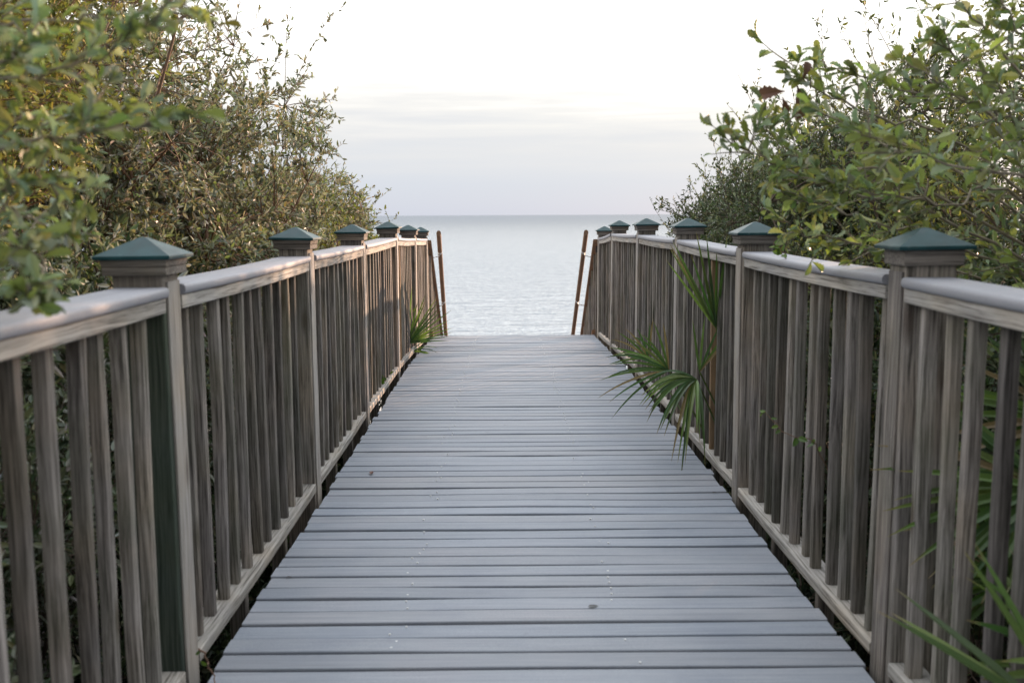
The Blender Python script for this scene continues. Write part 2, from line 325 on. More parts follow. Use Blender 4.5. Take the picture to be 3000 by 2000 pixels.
SEA_Z = -9.0
def build_sea():
    m, nt, bs, out = newmat('sea_water'); L = nt.links.new
    tc = N(nt, 'ShaderNodeTexCoord')
    def waves(sx, sy, scale, detail, rough, dist):
        mp = N(nt, 'ShaderNodeMapping'); mp.inputs['Scale'].default_value = (sx, sy, 1); mp.inputs['Rotation'].default_value = (0, 0, R(-8))
        L(tc.outputs['Object'], mp.inputs[0])
        n = N(nt, 'ShaderNodeTexNoise', Scale=scale, Detail=detail, Roughness=rough, Distortion=dist); L(mp.outputs[0], n.inputs[0]); return n.outputs[0]
    w1 = waves(0.22, 0.5, 0.55, 3.0, 0.55, 0.4)
    w2 = waves(0.45, 1.0, 1.5, 2.0, 0.5, 0.3)
    h = N(nt, 'ShaderNodeMath', operation='MULTIPLY_ADD'); L(w2, h.inputs[0]); h.inputs[1].default_value = 0.55; L(w1, h.inputs[2])
    sp = N(nt, 'ShaderNodeSeparateXYZ'); L(tc.outputs['Object'], sp.inputs[0])
    calm = N(nt, 'ShaderNodeMath', operation='DIVIDE', use_clamp=True); calm.inputs[0].default_value = 200.0; L(sp.outputs[1], calm.inputs[1])
    bp = N(nt, 'ShaderNodeBump', Distance=0.8); L(calm.outputs[0], bp.inputs['Strength']); L(h.outputs[0], bp.inputs['Height'])
    # choppy water: the facets one sees mirror about half of the sky light, the rest is the pale green water body
    g = N(nt, 'ShaderNodeBsdfGlossy', Roughness=0.06); g.inputs['Color'].default_value = (1, 1, 1, 1); L(bp.outputs[0], g.inputs['Normal'])
    d = N(nt, 'ShaderNodeBsdfDiffuse'); d.inputs['Color'].default_value = (0.12, 0.16, 0.185, 1); L(bp.outputs[0], d.inputs['Normal'])
    fr = N(nt, 'ShaderNodeFresnel', IOR=1.333); L(bp.outputs[0], fr.inputs['Normal'])
    f0 = N(nt, 'ShaderNodeMath', operation='MULTIPLY_ADD'); L(fr.outputs[0], f0.inputs[0]); f0.inputs[1].default_value = 0.55; f0.inputs[2].default_value = 0.32
    fm = N(nt, 'ShaderNodeMath', operation='MINIMUM'); L(f0.outputs[0], fm.inputs[0]); fm.inputs[1].default_value = 0.57
    ms = N(nt, 'ShaderNodeMixShader'); L(fm.outputs[0], ms.inputs[0]); L(d.outputs[0], ms.inputs[1]); L(g.outputs[0], ms.inputs[2]); L(ms.outputs[0], out.inputs[0])
    b = MB(); b.add([(-12000, 57, SEA_Z), (12000, 57, SEA_Z), (12000, 13000, SEA_Z), (-12000, 13000, SEA_Z)], [[0, 1, 2, 3]])
    tag(b.build('sea', m), kind='structure')
build_sea()

# ------------------------------------------------------------------ boardwalk deck
XL, XR, YEND = -0.82, 0.985, 11.12
def deck_z(y): return float(np.interp(y, [7.9, 8.4, 11.2], [0, -0.008, -0.105]))
def build_deck():
    rng = np.random.default_rng(3); b = MB(); y = -0.95; th = 0.026
    while y < YEND - 0.02:
        wd = 0.0920 if rng.random() > 0.02 else 0.140
        gap = rng.choice([0.004, 0.0085, 0.0105, 0.012], p=[0.05, 0.10, 0.50, 0.35])
        y1 = min(y + wd, YEND); yc = (y + y1) / 2
        x0, x1 = XL + rng.normal(0, 0.005), XR + rng.normal(0, 0.005)
        xs = np.linspace(x0, x1, 9); t = (xs - x0) / (x1 - x0)
        bow = 0.0028 * np.sin(math.pi * t) * rng.normal(0, 1) + rng.normal(0, 0.0016) * (t - 0.5) * 2
        z = deck_z(yc) - th / 2 + rng.normal(0, 0.0012) + 0.0016 * rng.normal(0, 1) * (t - 0.5) * 2 + 0.0014 * np.sin(3 * math.pi * t) * rng.normal()
        tone = float(np.clip(rng.normal(1, 0.03), 0.92, 1.08)); warm = rng.normal(0, 0.015)
        sl = (deck_z(yc + 0.05) - deck_z(yc - 0.05)) / 0.1
        b.bar(rr(y1 - y - 0.001, th, 0.0045, 2), np.stack([xs, yc + bow, z], 1), (0, 1, sl), (0, 0, 1), 0, (tone * (1 + warm), tone, tone * (1 - warm)))
        for xj in (-0.33, 0.36):                                  # pairs of screws over the joists
            for sy in (-0.26, 0.26):
                if rng.random() < 0.45:
                    c = np.array([xj + rng.normal(0, 0.012), yc + sy * (y1 - y) + rng.normal(0, 0.004), deck_z(yc) + 0.0035])
                    a = np.arange(8) * math.pi / 4; rad = 0.0035
                    v = np.stack([c[0] + rad * np.cos(a), c[1] + rad * np.sin(a), np.full(8, c[2])], 1); lo = v.copy(); lo[:, 2] -= 0.008
                    i = np.arange(8); j = (i + 1) % 8
                    b.add(np.concatenate([v, lo]), [list(range(8)), np.stack([i, i + 8, j + 8, j], 1)], 1, (1, 1, 1))
        y = y1 + gap
    # nosing board at the top of the stairs
    b.bar(rr(0.03, 0.12, 0.006, 1), [(XL, YEND + 0.018, deck_z(YEND) - 0.063), (XR, YEND + 0.018, deck_z(YEND) - 0.063)], (0, 1, 0), (0, 0, 1), 0, (1.1, 1.08, 1.05))
    o = tag(b.build('boardwalk', [M_DECK, M_SCREW]), kind='structure')
    for x in (-0.755, -0.33, 0.36, 0.92):
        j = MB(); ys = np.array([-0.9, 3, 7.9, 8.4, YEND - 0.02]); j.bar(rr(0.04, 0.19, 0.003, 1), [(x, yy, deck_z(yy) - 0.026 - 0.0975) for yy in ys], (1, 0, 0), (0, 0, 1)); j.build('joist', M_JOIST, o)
build_deck()

# ------------------------------------------------------------------ the two railings
def cap_mesh(parent, x, y, z, rot, collar_plain=False, tilt=0.0):
    """moulded timber collar and a pyramid of teal metal on the post's neck"""
    root = Matrix.Translation((x, y, z)) @ Matrix.Rotation(rot, 4, 'Z') @ Matrix.Rotation(tilt, 4, 'Y')
    def ring(prof, name, mat, top=None):
        b = MB(); v = []
        for hw, zz in prof:
            for sx, sy in ((-1, -1), (1, -1), (1, 1), (-1, 1)): v.append(root @ Vector((sx * hw, sy * hw, zz)))
        k = len(prof); f = [[a * 4 + i, a * 4 + (i + 1) % 4, (a + 1) * 4 + (i + 1) % 4, (a + 1) * 4 + i] for a in range(k - 1) for i in range(4)]
        f.append([3, 2, 1, 0])
        if top is not None:
            v.append(root @ Vector((0, 0, top))); f += [[(k - 1) * 4 + i, (k - 1) * 4 + (i + 1) % 4, k * 4] for i in range(4)]
        else: f.append([(k - 1) * 4 + i for i in range(4)])
        b.add([tuple(p) for p in v], f); return b.build(name, mat, parent, loc=None)
    if collar_plain: ring([(0.074, 0.0), (0.076, 0.002), (0.076, 0.038), (0.074, 0.040)], 'collar', M_COLLAR)
    else: ring([(0.066, 0.0), (0.080, 0.001), (0.081, 0.003), (0.081, 0.020), (0.078, 0.021), (0.082, 0.024), (0.083, 0.031), (0.084, 0.033), (0.084, 0.040)], 'collar', M_COLLAR)
    ring([(0.089, 0.0405), (0.096, 0.041), (0.0972, 0.043), (0.0972, 0.0485), (0.096, 0.051), (0.092, 0.053), (0.012, 0.0935), (0.008, 0.0955)], 'post_cap', M_CAP, 0.0965)

def railing(side, xin, posts, tops, bays, near_y, label, yellow=None, seed=1):
    """xin: inner face of the trim strips; posts: far edge of each strip; tops: height of the rail cap there"""
    rng = np.random.default_rng(seed); s = side                    # s=-1 left, +1 right: outward direction in x
    root = empty('wooden_railing', (xin + s * 0.07, 2.6, 0), label, 'railing', 'railings along the boardwalk')
    pz = lambda y: float(np.interp(y, posts, tops))
    PW = 0.127
    spans = []
    for i, (yf, zt) in enumerate(zip(posts, tops)):
        yc = yf - 0.055; xc = xin + s * (0.007 + PW / 2)
        lean = rng.normal(0, 0.004); zb = float(terrain_z(xc, yc)) - 0.25
        b = MB(); b.bar(rr(PW, PW, 0.005, 2), [(xc, yc, zb), (xc + lean * 0.5, yc, zt * 0.5), (xc + lean, yc, zt + 0.036)], (1, 0, 0), (0, 1, 0))
        post = b.build('post', M_GREENPOST if (s < 0 and i == 1) else M_POST, root, loc=(xc, yc, 0))
        if s < 0 and i == 1: post['label'] = 'post stained dark green'
        b = MB(); x0 = xin + s * 0.0035; k = 7; zz = np.linspace(-0.22, zt + 0.012, k)
        b.bar(rr(0.007, 0.092, 0.002, 2), np.stack([x0 + lean * zz + rng.normal(0, 0.0007, k), yc + 0.008 + rng.normal(0, 0.0012, k), zz], 1), (1, 0, 0), (0, 1, 0))
        b.build('trim_strip', M_POST if (s > 0 and i <= 1) else M_STRIP, root, loc=(x0, yc, 0))
        cap_mesh(root if False else post, xc + lean - xc, 0, zt + 0.036 - 0.004, rng.normal(0, 0.02), s > 0 and i == 1, rng.normal(0, 0.008)) if False else cap_mesh_abs(post, xc + lean, yc, zt + 0.030, rng.normal(0, 0.02), s > 0 and i == 1, rng.normal(0, 0.022))
        spans.append((yc - PW / 2, yc + PW / 2))
    for i in range(len(posts) - 1):
        ya, yb = spans[i][1] + 0.002, spans[i + 1][0] - 0.002
        xc = xin + s * 0.0465
        t = np.linspace(0, 1, 11); ys = ya + (yb - ya) * t
        za, zb_ = pz(posts[i]), pz(posts[i + 1])
        sag = rng.uniform(0.003, 0.006)
        zt = za + (zb_ - za) * t - sag * 4 * t * (1 - t)
        wob = np.cumsum(rng.normal(0, 0.0006, 11)); wob -= np.linspace(wob[0], wob[-1], 11)
        b = MB(); b.bar(rr(0.142, 0.028, 0.0105, 3), np.stack([np.full(11, xin + s * 0.065) + wob, ys, zt - 0.014], 1), (1, 0, 0), (0, 0, 1))
        o = b.build('rail_cap', M_CAPB, root, smooth=False, loc=(xc, ya, 1.0)); shade(o)
        b = MB(); b.bar(rr(0.089, 0.038, 0.004, 2), np.stack([np.full(11, xc + s * 0.002) + wob, ys, zt - 0.028 - 0.0195], 1), (1, 0, 0), (0, 0, 1))
        b.build('top_rail', M_RAIL, root, loc=(xc, ya, 1.0))
        dz = np.array([deck_z(yy) for yy in ys])
        zbm = dz + 0.022 - 0.006 * 4 * t * (1 - t)
        b = MB(); b.bar(rr(0.089, 0.038, 0.005, 2), np.stack([np.full(11, xc) + np.cumsum(rng.normal(0, 0.0006, 11)), ys, zbm], 1), (1, 0, 0), (0, 0, 1))
        b.build('bottom_rail', M_RAIL, root, loc=(xc, ya, 0.0))
        for tt in (0.33, 0.68):                                    # short blocks that carry the bottom rail
            yy = ya + (yb - ya) * tt; zz = float(np.interp(yy, ys, zbm)) - 0.019
            b = MB(); b.box((xc - 0.028, yy - 0.02, float(terrain_z(xc, yy)) - 0.1), (xc + 0.028, yy + 0.02, zz - 0.001), 0.003); b.build('support_block', M_POST, root, loc=(xc, yy, 0))
        n = bays[i]
        for k in range(n):
            yy = ya + (yb - ya) * (k + 1 - 0.35 + rng.normal(0, 0.06)) / (n + 0.3)
            if s < 0 and i == 0: yy = near_y[k] - 0.018 if k < len(near_y) else yy
            elif s < 0 and i == 1: yy = LEFT2[k] - 0.018
            lo = float(np.interp(yy, ys, zbm)) + 0.0195; hi = float(np.interp(yy, ys, zt)) - 0.028 - 0.039
            bx = xin + s * (0.0445 + rng.normal(0, 0.003)); K = 7; zz = np.linspace(lo, hi, K); u = np.linspace(-1, 1, K)
            bw = rng.normal(0, 0.0035); lx, ly = rng.normal(0, 0.003), rng.normal(0, 0.006)
            w1, w2 = 0.034 + rng.normal(0, 0.0012), 0.034 + rng.normal(0, 0.0012)
            px = bx + lx * u * 0.5 + bw * 0.4 * (1 - u * u) + np.cumsum(rng.normal(0, 0.0005, K)); py = yy + ly * u + bw * (1 - u * u) + np.cumsum(rng.normal(0, 0.0008, K))
            b = MB(); b.bar(rr(w1, w2, rng.uniform(0.003, 0.0075), 2), np.stack([px, py, zz], 1), (1, 0, 0), (0, 1, 0))
            isnew = yellow is not None and (i, k) in yellow
            o = b.build('baluster', M_NEWBAL if isnew else M_BALU, root, loc=(bx, yy, 0)); shade(o)
            if isnew: o['label'] = 'newer yellowish brown baluster'
    return root

def shade(o):
    """smooth only the small roundings: faces that meet at less than 40 degrees"""
    me = o.data; me.polygons.foreach_set('use_smooth', np.ones(len(me.polygons), bool))
    try: me.set_sharp_from_angle(angle=R(40))
    except Exception: pass

def cap_mesh_abs(post, x, y, z, rot, plain, tilt):
    n0 = len(bpy.data.objects)
    before = set(o.name for o in post.children)
    cap_mesh(None, x, y, z, rot, plain, tilt)
    for o in list(COL.objects):
        if o.parent is None and o.type == 'MESH' and o.name.split('.')[0] in ('collar', 'post_cap'):
            o.parent = post; o.matrix_parent_inverse = Matrix.Translation(-(post.location + post.parent.location))

NEAR = [1.06, 1.19, 1.32, 1.45, 1.575, 1.70, 1.828, 1.959, 2.08, 2.21, 2.345, 2.454]
LEFT2 = [2.80, 2.94, 3.085, 3.225, 3.37, 3.515, 3.65, 3.795, 3.945, 4.10, 4.235]
railing(-1, -0.865, [0.92, 2.66, 4.53, 6.20, 8.03, 9.67, 11.08], [1.075, 1.070, 1.072, 1.068, 1.072, 1.028, 0.990], [12, 11, 11, 12, 11, 9], NEAR,
        'weathered grey railing on the left, under the brown shrub, one post stained green', yellow={(4, 2)}, seed=5)
railing(+1, 1.025, [0.86, 2.68, 4.42, 6.08, 7.85, 9.78, 11.15], [1.085, 1.084, 1.086, 1.096, 1.088, 1.060, 0.988], [13, 12, 11, 12, 13, 9], [],
        'weathered grey railing on the right, beneath the oak, palmetto growing through it', yellow={(2, 4)}, seed=9)

# ------------------------------------------------------------------ stairs to the beach beyond the deck
def stair_z(y): return deck_z(YEND) - 0.68 * (y - YEND)
def build_stairs():
    root = empty('wooden_stairs', (0.08, YEND, deck_z(YEND)), 'wooden stairs dropping from the far end of the deck to the beach', 'stairs')
    n = 24; run, rise = 0.28, 0.1904
    for i in range(n):
        y = YEND + 0.05 + i * run; z = deck_z(YEND) - (i + 1) * rise
        b = MB(); b.bar(rr(0.285, 0.035, 0.005, 1), [(XL, y + 0.14, z), (XR, y + 0.14, z)], (0, 1, 0), (0, 0, 1), 0, (1, 1, 1)); b.build('tread', M_DECK, root, loc=(0.08, y, z))
    for x in (XL - 0.022, XR + 0.022):
        b = MB(); b.bar(rr(0.04, 0.26, 0.004, 1), [(x, YEND + 0.04, stair_z(YEND + .04) - 0.22), (x, YEND + 7.0, stair_z(YEND + 7.0) - 0.22)], (1, 0, 0), (0, 0, 1)); b.build('stringer', M_RAIL, root, loc=(x, YEND, 0))
build_stairs()
def stair_rail(s, xr, hx0, hx1, label, seed):
    rng = np.random.default_rng(seed)
    y0, y1 = YEND + 0.14, YEND + 6.6
    root = empty('stair_railing', (xr, y0, stair_z(y0)), label, 'railing', 'railings beside the beach stairs')
    H = lambda y: stair_z(y) + 1.10                                    # top of the sloping rail
    b = MB(); b.bar(rr(0.089, 0.038, 0.004, 1), [(xr, y0 - 0.1, H(y0 - 0.1) - 0.02), (xr, y1, H(y1) - 0.02)], (1, 0, 0), (0, 0, 1)); b.build('sloping_rail', M_POLE, root, loc=(xr, y0, 0.5))
    b = MB(); b.bar(rr(0.089, 0.038, 0.004, 1), [(xr, y0, H(y0) - 0.98), (xr, y1, H(y1) - 0.98)], (1, 0, 0), (0, 0, 1)); b.build('lower_rail', M_POLE, root, loc=(xr, y0, -0.4))
    y = y0 + 0.1
    while y < y1:
        b = MB(); b.bar(rr(0.034, 0.034, 0.004, 1), [(xr, y, H(y) - 0.97), (xr + rng.normal(0, 0.004), y + rng.normal(0, 0.004), H(y) - 0.045)], (1, 0, 0), (0, 1, 0)); b.build('baluster', M_BALU, root, loc=(xr, y, H(y) - 0.5)); y += 0.145
    for i, y in enumerate((y0 - 0.01, y0 + 0.62, y0 + 1.35, y0 + 3.2, y0 + 5.2)):
        b = MB(); zt = H(y) + (0.01 if i == 0 else 0.035); x2 = xr + s * 0.03
        b.bar(rr(0.07, 0.07, 0.004, 1), [(x2, y, float(terrain_z(x2, y)) - 0.3), (x2, y, zt)], (1, 0, 0), (0, 1, 0)); o = b.build('post', M_BALU, root, loc=(x2, y, zt - 1))
        if i == 0:
            b = MB(); b.box((x2 - 0.037, y - 0.037, zt - 0.1), (x2 + 0.037, y + 0.037, zt + 0.004), 0.003); b.build('dark_cap', M_DARKTOP, o).location = (-o.location - root.location)
    # round handrail on steel brackets
    ya, yb = YEND + 0.02, YEND + 6.4
    hz = lambda y: 1.045 - 0.70 * (y - ya)
    hx = lambda y: hx0 + (hx1 - hx0) * min((y - ya) / 1.9, 1.0)
    ys = np.array([ya, ya + 0.5, ya + 1, ya + 1.9, ya + 4, yb]); P = np.array([[(hx(v), v, hz(v)) for v in ys]])
    a = np.arange(12) * math.pi / 6; b = MB(); b.bar(np.stack([0.026 * np.cos(a), 0.026 * np.sin(a) * 1.2], 1), P[0], (1, 0, 0), (0, 0, 1)); o = b.build('handrail', M_POLE, root, loc=(hx0, ya, 1.0)); shade(o)
    for y in (ya + 0.30, ya + 1.22, ya + 2.6, ya + 4.2):
        c = np.array([hx(y), y, hz(y)]); e = np.array([xr, y + 0.02, hz(y) - 0.075])
        b = MB(); b.tubes(np.array([[c + (0, 0, -0.03), c + (s * 0.012, 0, -0.055), (c + e) / 2 + (0, 0, -0.03), e]]), np.full((1, 4), 0.0065), 8)
        r = 0.0285; aa = np.arange(12) * math.pi / 6
        b.bar(np.stack([r * np.cos(aa), r * 1.2 * np.sin(aa)], 1), [c - (0, 0.012, -0.0084), c + (0, 0.012, -0.0084)], (1, 0, 0), (0, 0, 1))
        k = b.build('bracket', M_STEEL, o); k.location = -(root.location + o.location)
stair_rail(-1, -0.875, -0.745, -0.80, 'stair railing beyond the left railing with sunlit round handrail on steel brackets', 3)
stair_rail(+1, 1.02, 0.895, 0.885, 'stair railing beyond the right railing with shaded dark round handrail', 4)

# ------------------------------------------------------------------ vegetation
NARROW_V = np.array([(0, 0, 0), (0.42, 0, -0.03), (1, 0, -0.10), (0.28, 0.5, 0.06), (0.70, 0.40, 0.02), (0.28, -0.5, 0.06), (0.70, -0.40, 0.02)], float)
NARROW_F = [np.array([(0, 5, 1), (0, 1, 3)]), np.array([(1, 5, 6, 2), (1, 2, 4, 3)])]
SIMPLE_V = np.array([(0, 0, 0), (0.5, 0.5, 0.07), (1, 0, -0.08), (0.5, -0.5, 0.07)], float)
SIMPLE_F = [np.array([(0, 3, 2), (0, 2, 1)])]
_ox = [0, 0.10, 0.25, 0.36, 0.42, 0.55, 0.62, 0.74, 0.80, 0.90, 0.95, 1.0]
_ow = [0.05, 0.08, 0.20, 0.36, 0.28, 0.50, 0.40, 0.58, 0.42, 0.44, 0.26, 0.03]
OAK_V = np.array([(x, 0, -0.28 * x * x) for x in _ox] + [(x + 0.03, w, -0.28 * x * x + 0.28 * w) for x, w in zip(_ox, _ow)] + [(x + 0.03, -w, -0.28 * x * x + 0.28 * w) for x, w in zip(_ox, _ow)], float)
_n = len(_ox); _i = np.arange(_n - 1)
OAK_F = [np.concatenate([np.stack([_i, _i + 1, _n + _i + 1, _n + _i], 1), np.stack([_i + 1, _i, 2 * _n + _i, 2 * _n + _i + 1], 1)])]
LEAF = {'narrow': (NARROW_V, NARROW_F), 'simple': (SIMPLE_V, SIMPLE_F), 'oak': (OAK_V, OAK_F)}

def unit(v): return v / (np.linalg.norm(v, axis=-1, keepdims=True) + 1e-9)
def add_leaves(mb, kind, pos, dirs, nrm, length, width, cols):
    T, Fs = LEAF[kind]; n = len(pos)
    d = unit(dirs); nn = nrm - d * (nrm * d).sum(-1, keepdims=True); nn = unit(nn); s = np.cross(nn, d)
    V = pos[:, None] + length[:, None, None] * (T[None, :, 0:1] * d[:, None] + T[None, :, 2:3] * nn[:, None]) + width[:, None, None] * T[None, :, 1:2] * s[:, None]
    k = len(T); base = np.arange(n)[:, None, None] * k
    mb.add(V.reshape(-1, 3), [(f[None] + base).reshape(-1, f.shape[1]) for f in Fs], 0, np.repeat(cols, k, axis=0))

def palette(rng, n, pal, wts, jit=0.18):
    i = rng.choice(len(pal), n, p=np.array(wts) / sum(wts)); c = np.array(pal)[i]
    return np.clip(c * (1 + rng.normal(0, jit, (n, 1))) * (1 + rng.normal(0, 0.06, (n, 3))), 0.005, 0.9)

def bez(a, b, k, up, rng, wob):
    """curved polylines a->b (n,3) with a lift at the start"""
    t = np.linspace(0, 1, k)[None, :, None]
    m = (a + b) / 2 + up + rng.normal(0, 1, a.shape) * wob * np.linalg.norm(b - a, axis=1, keepdims=True)
    return (1 - t) ** 2 * a[:, None] + 2 * t * (1 - t) * m[:, None] + t ** 2 * b[:, None]

def sample_blobs(rng, blobs, n, r0=0.35, lump=0.22):
    w = np.array([b[1][0] * b[1][1] * b[1][2] for b in blobs]) ** 0.8; i = rng.choice(len(blobs), n, p=w / w.sum())
    d = unit(rng.normal(0, 1, (n, 3))); r = r0 + (1 - r0) * rng.random(n) ** 0.55
    ph = np.arange(len(blobs))[i] * 1.7
    lum = 1 + lump * (np.sin(4.1 * d[:, 0] + ph) * np.sin(3.7 * d[:, 2] + 1.3 * ph) + 0.6 * np.sin(7.3 * d[:, 1] + 5.1 * d[:, 2] + ph))
    C = np.array([b[0] for b in blobs])[i]; Rr = np.array([b[1] for b in blobs])[i]
    return C + d * Rr * (r * lum)[:, None], d

def nearest(P, Q):
    out = np.empty(len(P), int)
    for a in range(0, len(P), 400):
        out[a:a + 400] = ((P[a:a + 400, None] - Q[None]) ** 2).sum(-1).argmin(1)
    return out

def shrub(name, label, cat, group, base, blobs, seed, stems=7, n2=70, n3=900, leaves=36, leaf='narrow', ll=0.026, lw=0.010, pal=(), wts=(), bark=None,
          twig=0.42, wisps=0, wisplen=0.5, upright=0.3, lump=0.22, r0=0.35, avoid=None, wispdir=None, mat=None, droop=0.0):
    rng = np.random.default_rng(seed); base = np.array(base, float)
    base[2] = float(terrain_z(base[0], base[1])) - 0.05
    root = empty(name, base, label, cat, group)
    wood_ = MB(); fol = MB()
    t1, _ = sample_blobs(rng, blobs, stems, 0.3, lump)
    b1 = base + np.c_[rng.normal(0, 0.12, (stems, 2)), np.zeros(stems)]
    P1 = bez(b1, t1, 9, np.array([0, 0, 0.15]), rng, 0.10)
    wood_.tubes(P1, np.linspace(0.018, 0.007, 9)[None].repeat(stems, 0), 6)
    N1 = P1[:, 2:].reshape(-1, 3)
    t2, _ = sample_blobs(rng, blobs, n2, 0.4, lump)
    s2 = N1[nearest(t2 - [0, 0, 0.25], N1)]
    P2 = bez(s2, t2, 7, np.array([0, 0, 0.06]), rng, 0.14)
    wood_.tubes(P2, np.linspace(0.009, 0.0035, 7)[None].repeat(n2, 0), 5)
    N2 = P2[:, 1:].reshape(-1, 3)
    t3, d3 = sample_blobs(rng, blobs, n3, r0, lump)
    s3 = N2[nearest(t3 - [0, 0, 0.08], N2)]
    v = t3 - s3; ln = np.linalg.norm(v, axis=1, keepdims=True); t3 = s3 + v * np.clip(ln, 0.12, twig * 1.6) / (ln + 1e-9)
    if wisps:
        tw, dw = sample_blobs(rng, blobs, wisps, 0.93, lump)
        if wispdir is not None: dw = unit(dw + np.array(wispdir))
        ew = tw + unit(dw + np.array([0, 0, upright]) + rng.normal(0, 0.25, dw.shape)) * (wisplen * rng.uniform(0.5, 1.2, (wisps, 1)))
        sw = N2[nearest(tw, N2)]
        s3 = np.concatenate([s3, sw]); t3 = np.concatenate([t3, ew])
    if avoid is not None:
        k = ~avoid(t3); s3, t3 = s3[k], t3[k]
    K = 6; P3 = bez(s3, t3, K, np.array([0, 0, 0.03]), rng, 0.10)
    wood_.tubes(P3, np.linspace(0.0032, 0.0012, K)[None].repeat(len(P3), 0), 3)
    # side twiglets on every twig
    n = len(P3); m = 3
    tt = rng.uniform(0.35, 0.98, (n, m)); f = tt * (K - 1); i0 = np.minimum(f.astype(int), K - 2); fr = (f - i0)[..., None]
    A = np.arange(n)[:, None]; q = P3[A, i0] * (1 - fr) + P3[A, i0 + 1] * fr; tg = unit(P3[A, i0 + 1] - P3[A, i0])
    e = q + unit(tg * 0.8 + rng.normal(0, 0.7, q.shape) + [0, 0, upright * 0.6]) * (twig * 0.38 * rng.uniform(0.4, 1.1, (n, m, 1)))
    q, e = q.reshape(-1, 3), e.reshape(-1, 3); P4 = bez(q, e, 4, np.zeros(3), rng, 0.08)
    wood_.tubes(P4, np.linspace(0.0016, 0.0008, 4)[None].repeat(len(P4), 0), 3)
    def put(P, cnt, lo):
        n, K = P.shape[:2]; t = rng.uniform(lo, 1.0, (n, cnt)) ** 0.85; f = np.clip(t * (K - 1), 0, K - 1.001); i0 = f.astype(int); fr = (f - i0)[..., None]; A = np.arange(n)[:, None]
        p = (P[A, i0] * (1 - fr) + P[A, i0 + 1] * fr).reshape(-1, 3); g = unit(P[A, i0 + 1] - P[A, i0]).reshape(-1, 3)
        k = len(p); d = unit(g * 0.75 + rng.normal(0, 0.55, (k, 3)) + [0, 0, 0.12 - droop]); nr = unit(np.array([0, 0, 0.9]) + rng.normal(0, 0.75, (k, 3)))
        # leaf colour drifts over the plant in patches and from leaf to leaf
        c = palette(rng, k, pal, wts)
        ptch = np.sin(p[:, 0] * 3.1 + seed) * np.sin(p[:, 1] * 2.3 + 2 * seed) * np.sin(p[:, 2] * 3.7) * 0.22
        c = c * (1 + ptch)[:, None]
        sz = ll * rng.uniform(0.6, 1.3, k); add_leaves(fol, leaf, p, d, nr, sz, lw * rng.uniform(0.75, 1.25, k) * sz / ll, c)
    put(P3, max(2, leaves // 3), 0.25); put(P4, max(2, leaves * 2 // 9), 0.1)
    wood_.build('branches' if False else 'stem', bark or M_BARK, root, loc=tuple(base), smooth=True)
    fol.build('foliage', mat or M_LEAF, root, loc=tuple(base), smooth=False)
    return root

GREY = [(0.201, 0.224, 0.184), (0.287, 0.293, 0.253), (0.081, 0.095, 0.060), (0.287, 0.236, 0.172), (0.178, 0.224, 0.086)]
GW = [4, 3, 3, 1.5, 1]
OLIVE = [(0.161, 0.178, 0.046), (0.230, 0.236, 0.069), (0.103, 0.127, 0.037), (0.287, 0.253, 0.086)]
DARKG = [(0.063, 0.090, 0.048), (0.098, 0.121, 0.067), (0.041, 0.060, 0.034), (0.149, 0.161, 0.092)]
left_clear = lambda p: (p[:, 0] > -1.04)
right_clear = lambda p: (p[:, 0] < 1.20)

shrub('tall_shrub', 'tallest brownish shrub behind the left railing, wispy bare twigs against the sky', 'shrub', 'shrubs along the left railing',
      (-2.7, 6.3, 0), [((-2.72, 6.0, 1.45), (1.20, 1.3, 1.40)), ((-2.15, 7.1, 1.10), (0.85, 1.2, 1.12)), ((-3.3, 5.2, 1.7), (1.2, 1.1, 1.25)), ((-2.1, 5.3, 0.5), (0.8, 1.2, 0.9))], 11,
      stems=16, n2=280, n3=6500, leaves=42, ll=0.041, lw=0.0140, pal=GREY, wts=GW, bark=M_BARKRED, wisps=300, wisplen=0.55, upright=0.5, lump=0.38, avoid=left_clear, wispdir=(0.7, 0, 0.5))
shrub('low_shrub', 'low olive shrub behind the far left posts, sloping to the sea', 'shrub', 'shrubs along the left railing',
      (-2.1, 9.2, 0), [((-1.98, 9.3, 0.82), (0.86, 1.3, 0.85)), ((-1.85, 8.4, 0.4), (0.65, 1.0, 0.85))], 12,
      stems=8, n2=140, n3=3400, leaves=38, ll=0.037, lw=0.013, pal=GREY + OLIVE[:2], wts=GW + [3, 2], bark=M_BARKRED, wisps=70, wisplen=0.35, upright=0.6, avoid=left_clear)
shrub('low_shrub', 'small yellow green shrub at the seaward end of the left railing', 'shrub', 'shrubs along the left railing',
      (-2.0, 11.0, 0), [((-1.92, 10.9, 0.45), (0.78, 0.9, 0.70))], 13,
      stems=6, n2=70, n3=1500, leaves=34, ll=0.038, lw=0.016, pal=OLIVE, wts=[3, 3, 2, 1], wisps=20, wisplen=0.25, upright=0.5, avoid=left_clear)
shrub('tall_shrub', 'yellow green feathery shrub at the upper left, behind the oak twigs', 'shrub', 'shrubs along the left railing',
      (-2.6, 4.0, 0), [((-2.35, 4.1, 1.95), (0.80, 0.8, 0.80)), ((-2.3, 3.3, 1.55), (0.75, 0.7, 0.75)), ((-2.9, 3.8, 1.2), (0.8, 0.8, 0.9))], 14,
      stems=9, n2=140, n3=2300, leaves=38, ll=0.030, lw=0.012, pal=OLIVE, wts=[3, 4, 2, 2], bark=M_BARKRED, wisps=60, wisplen=0.35, upright=0.6, avoid=left_clear)
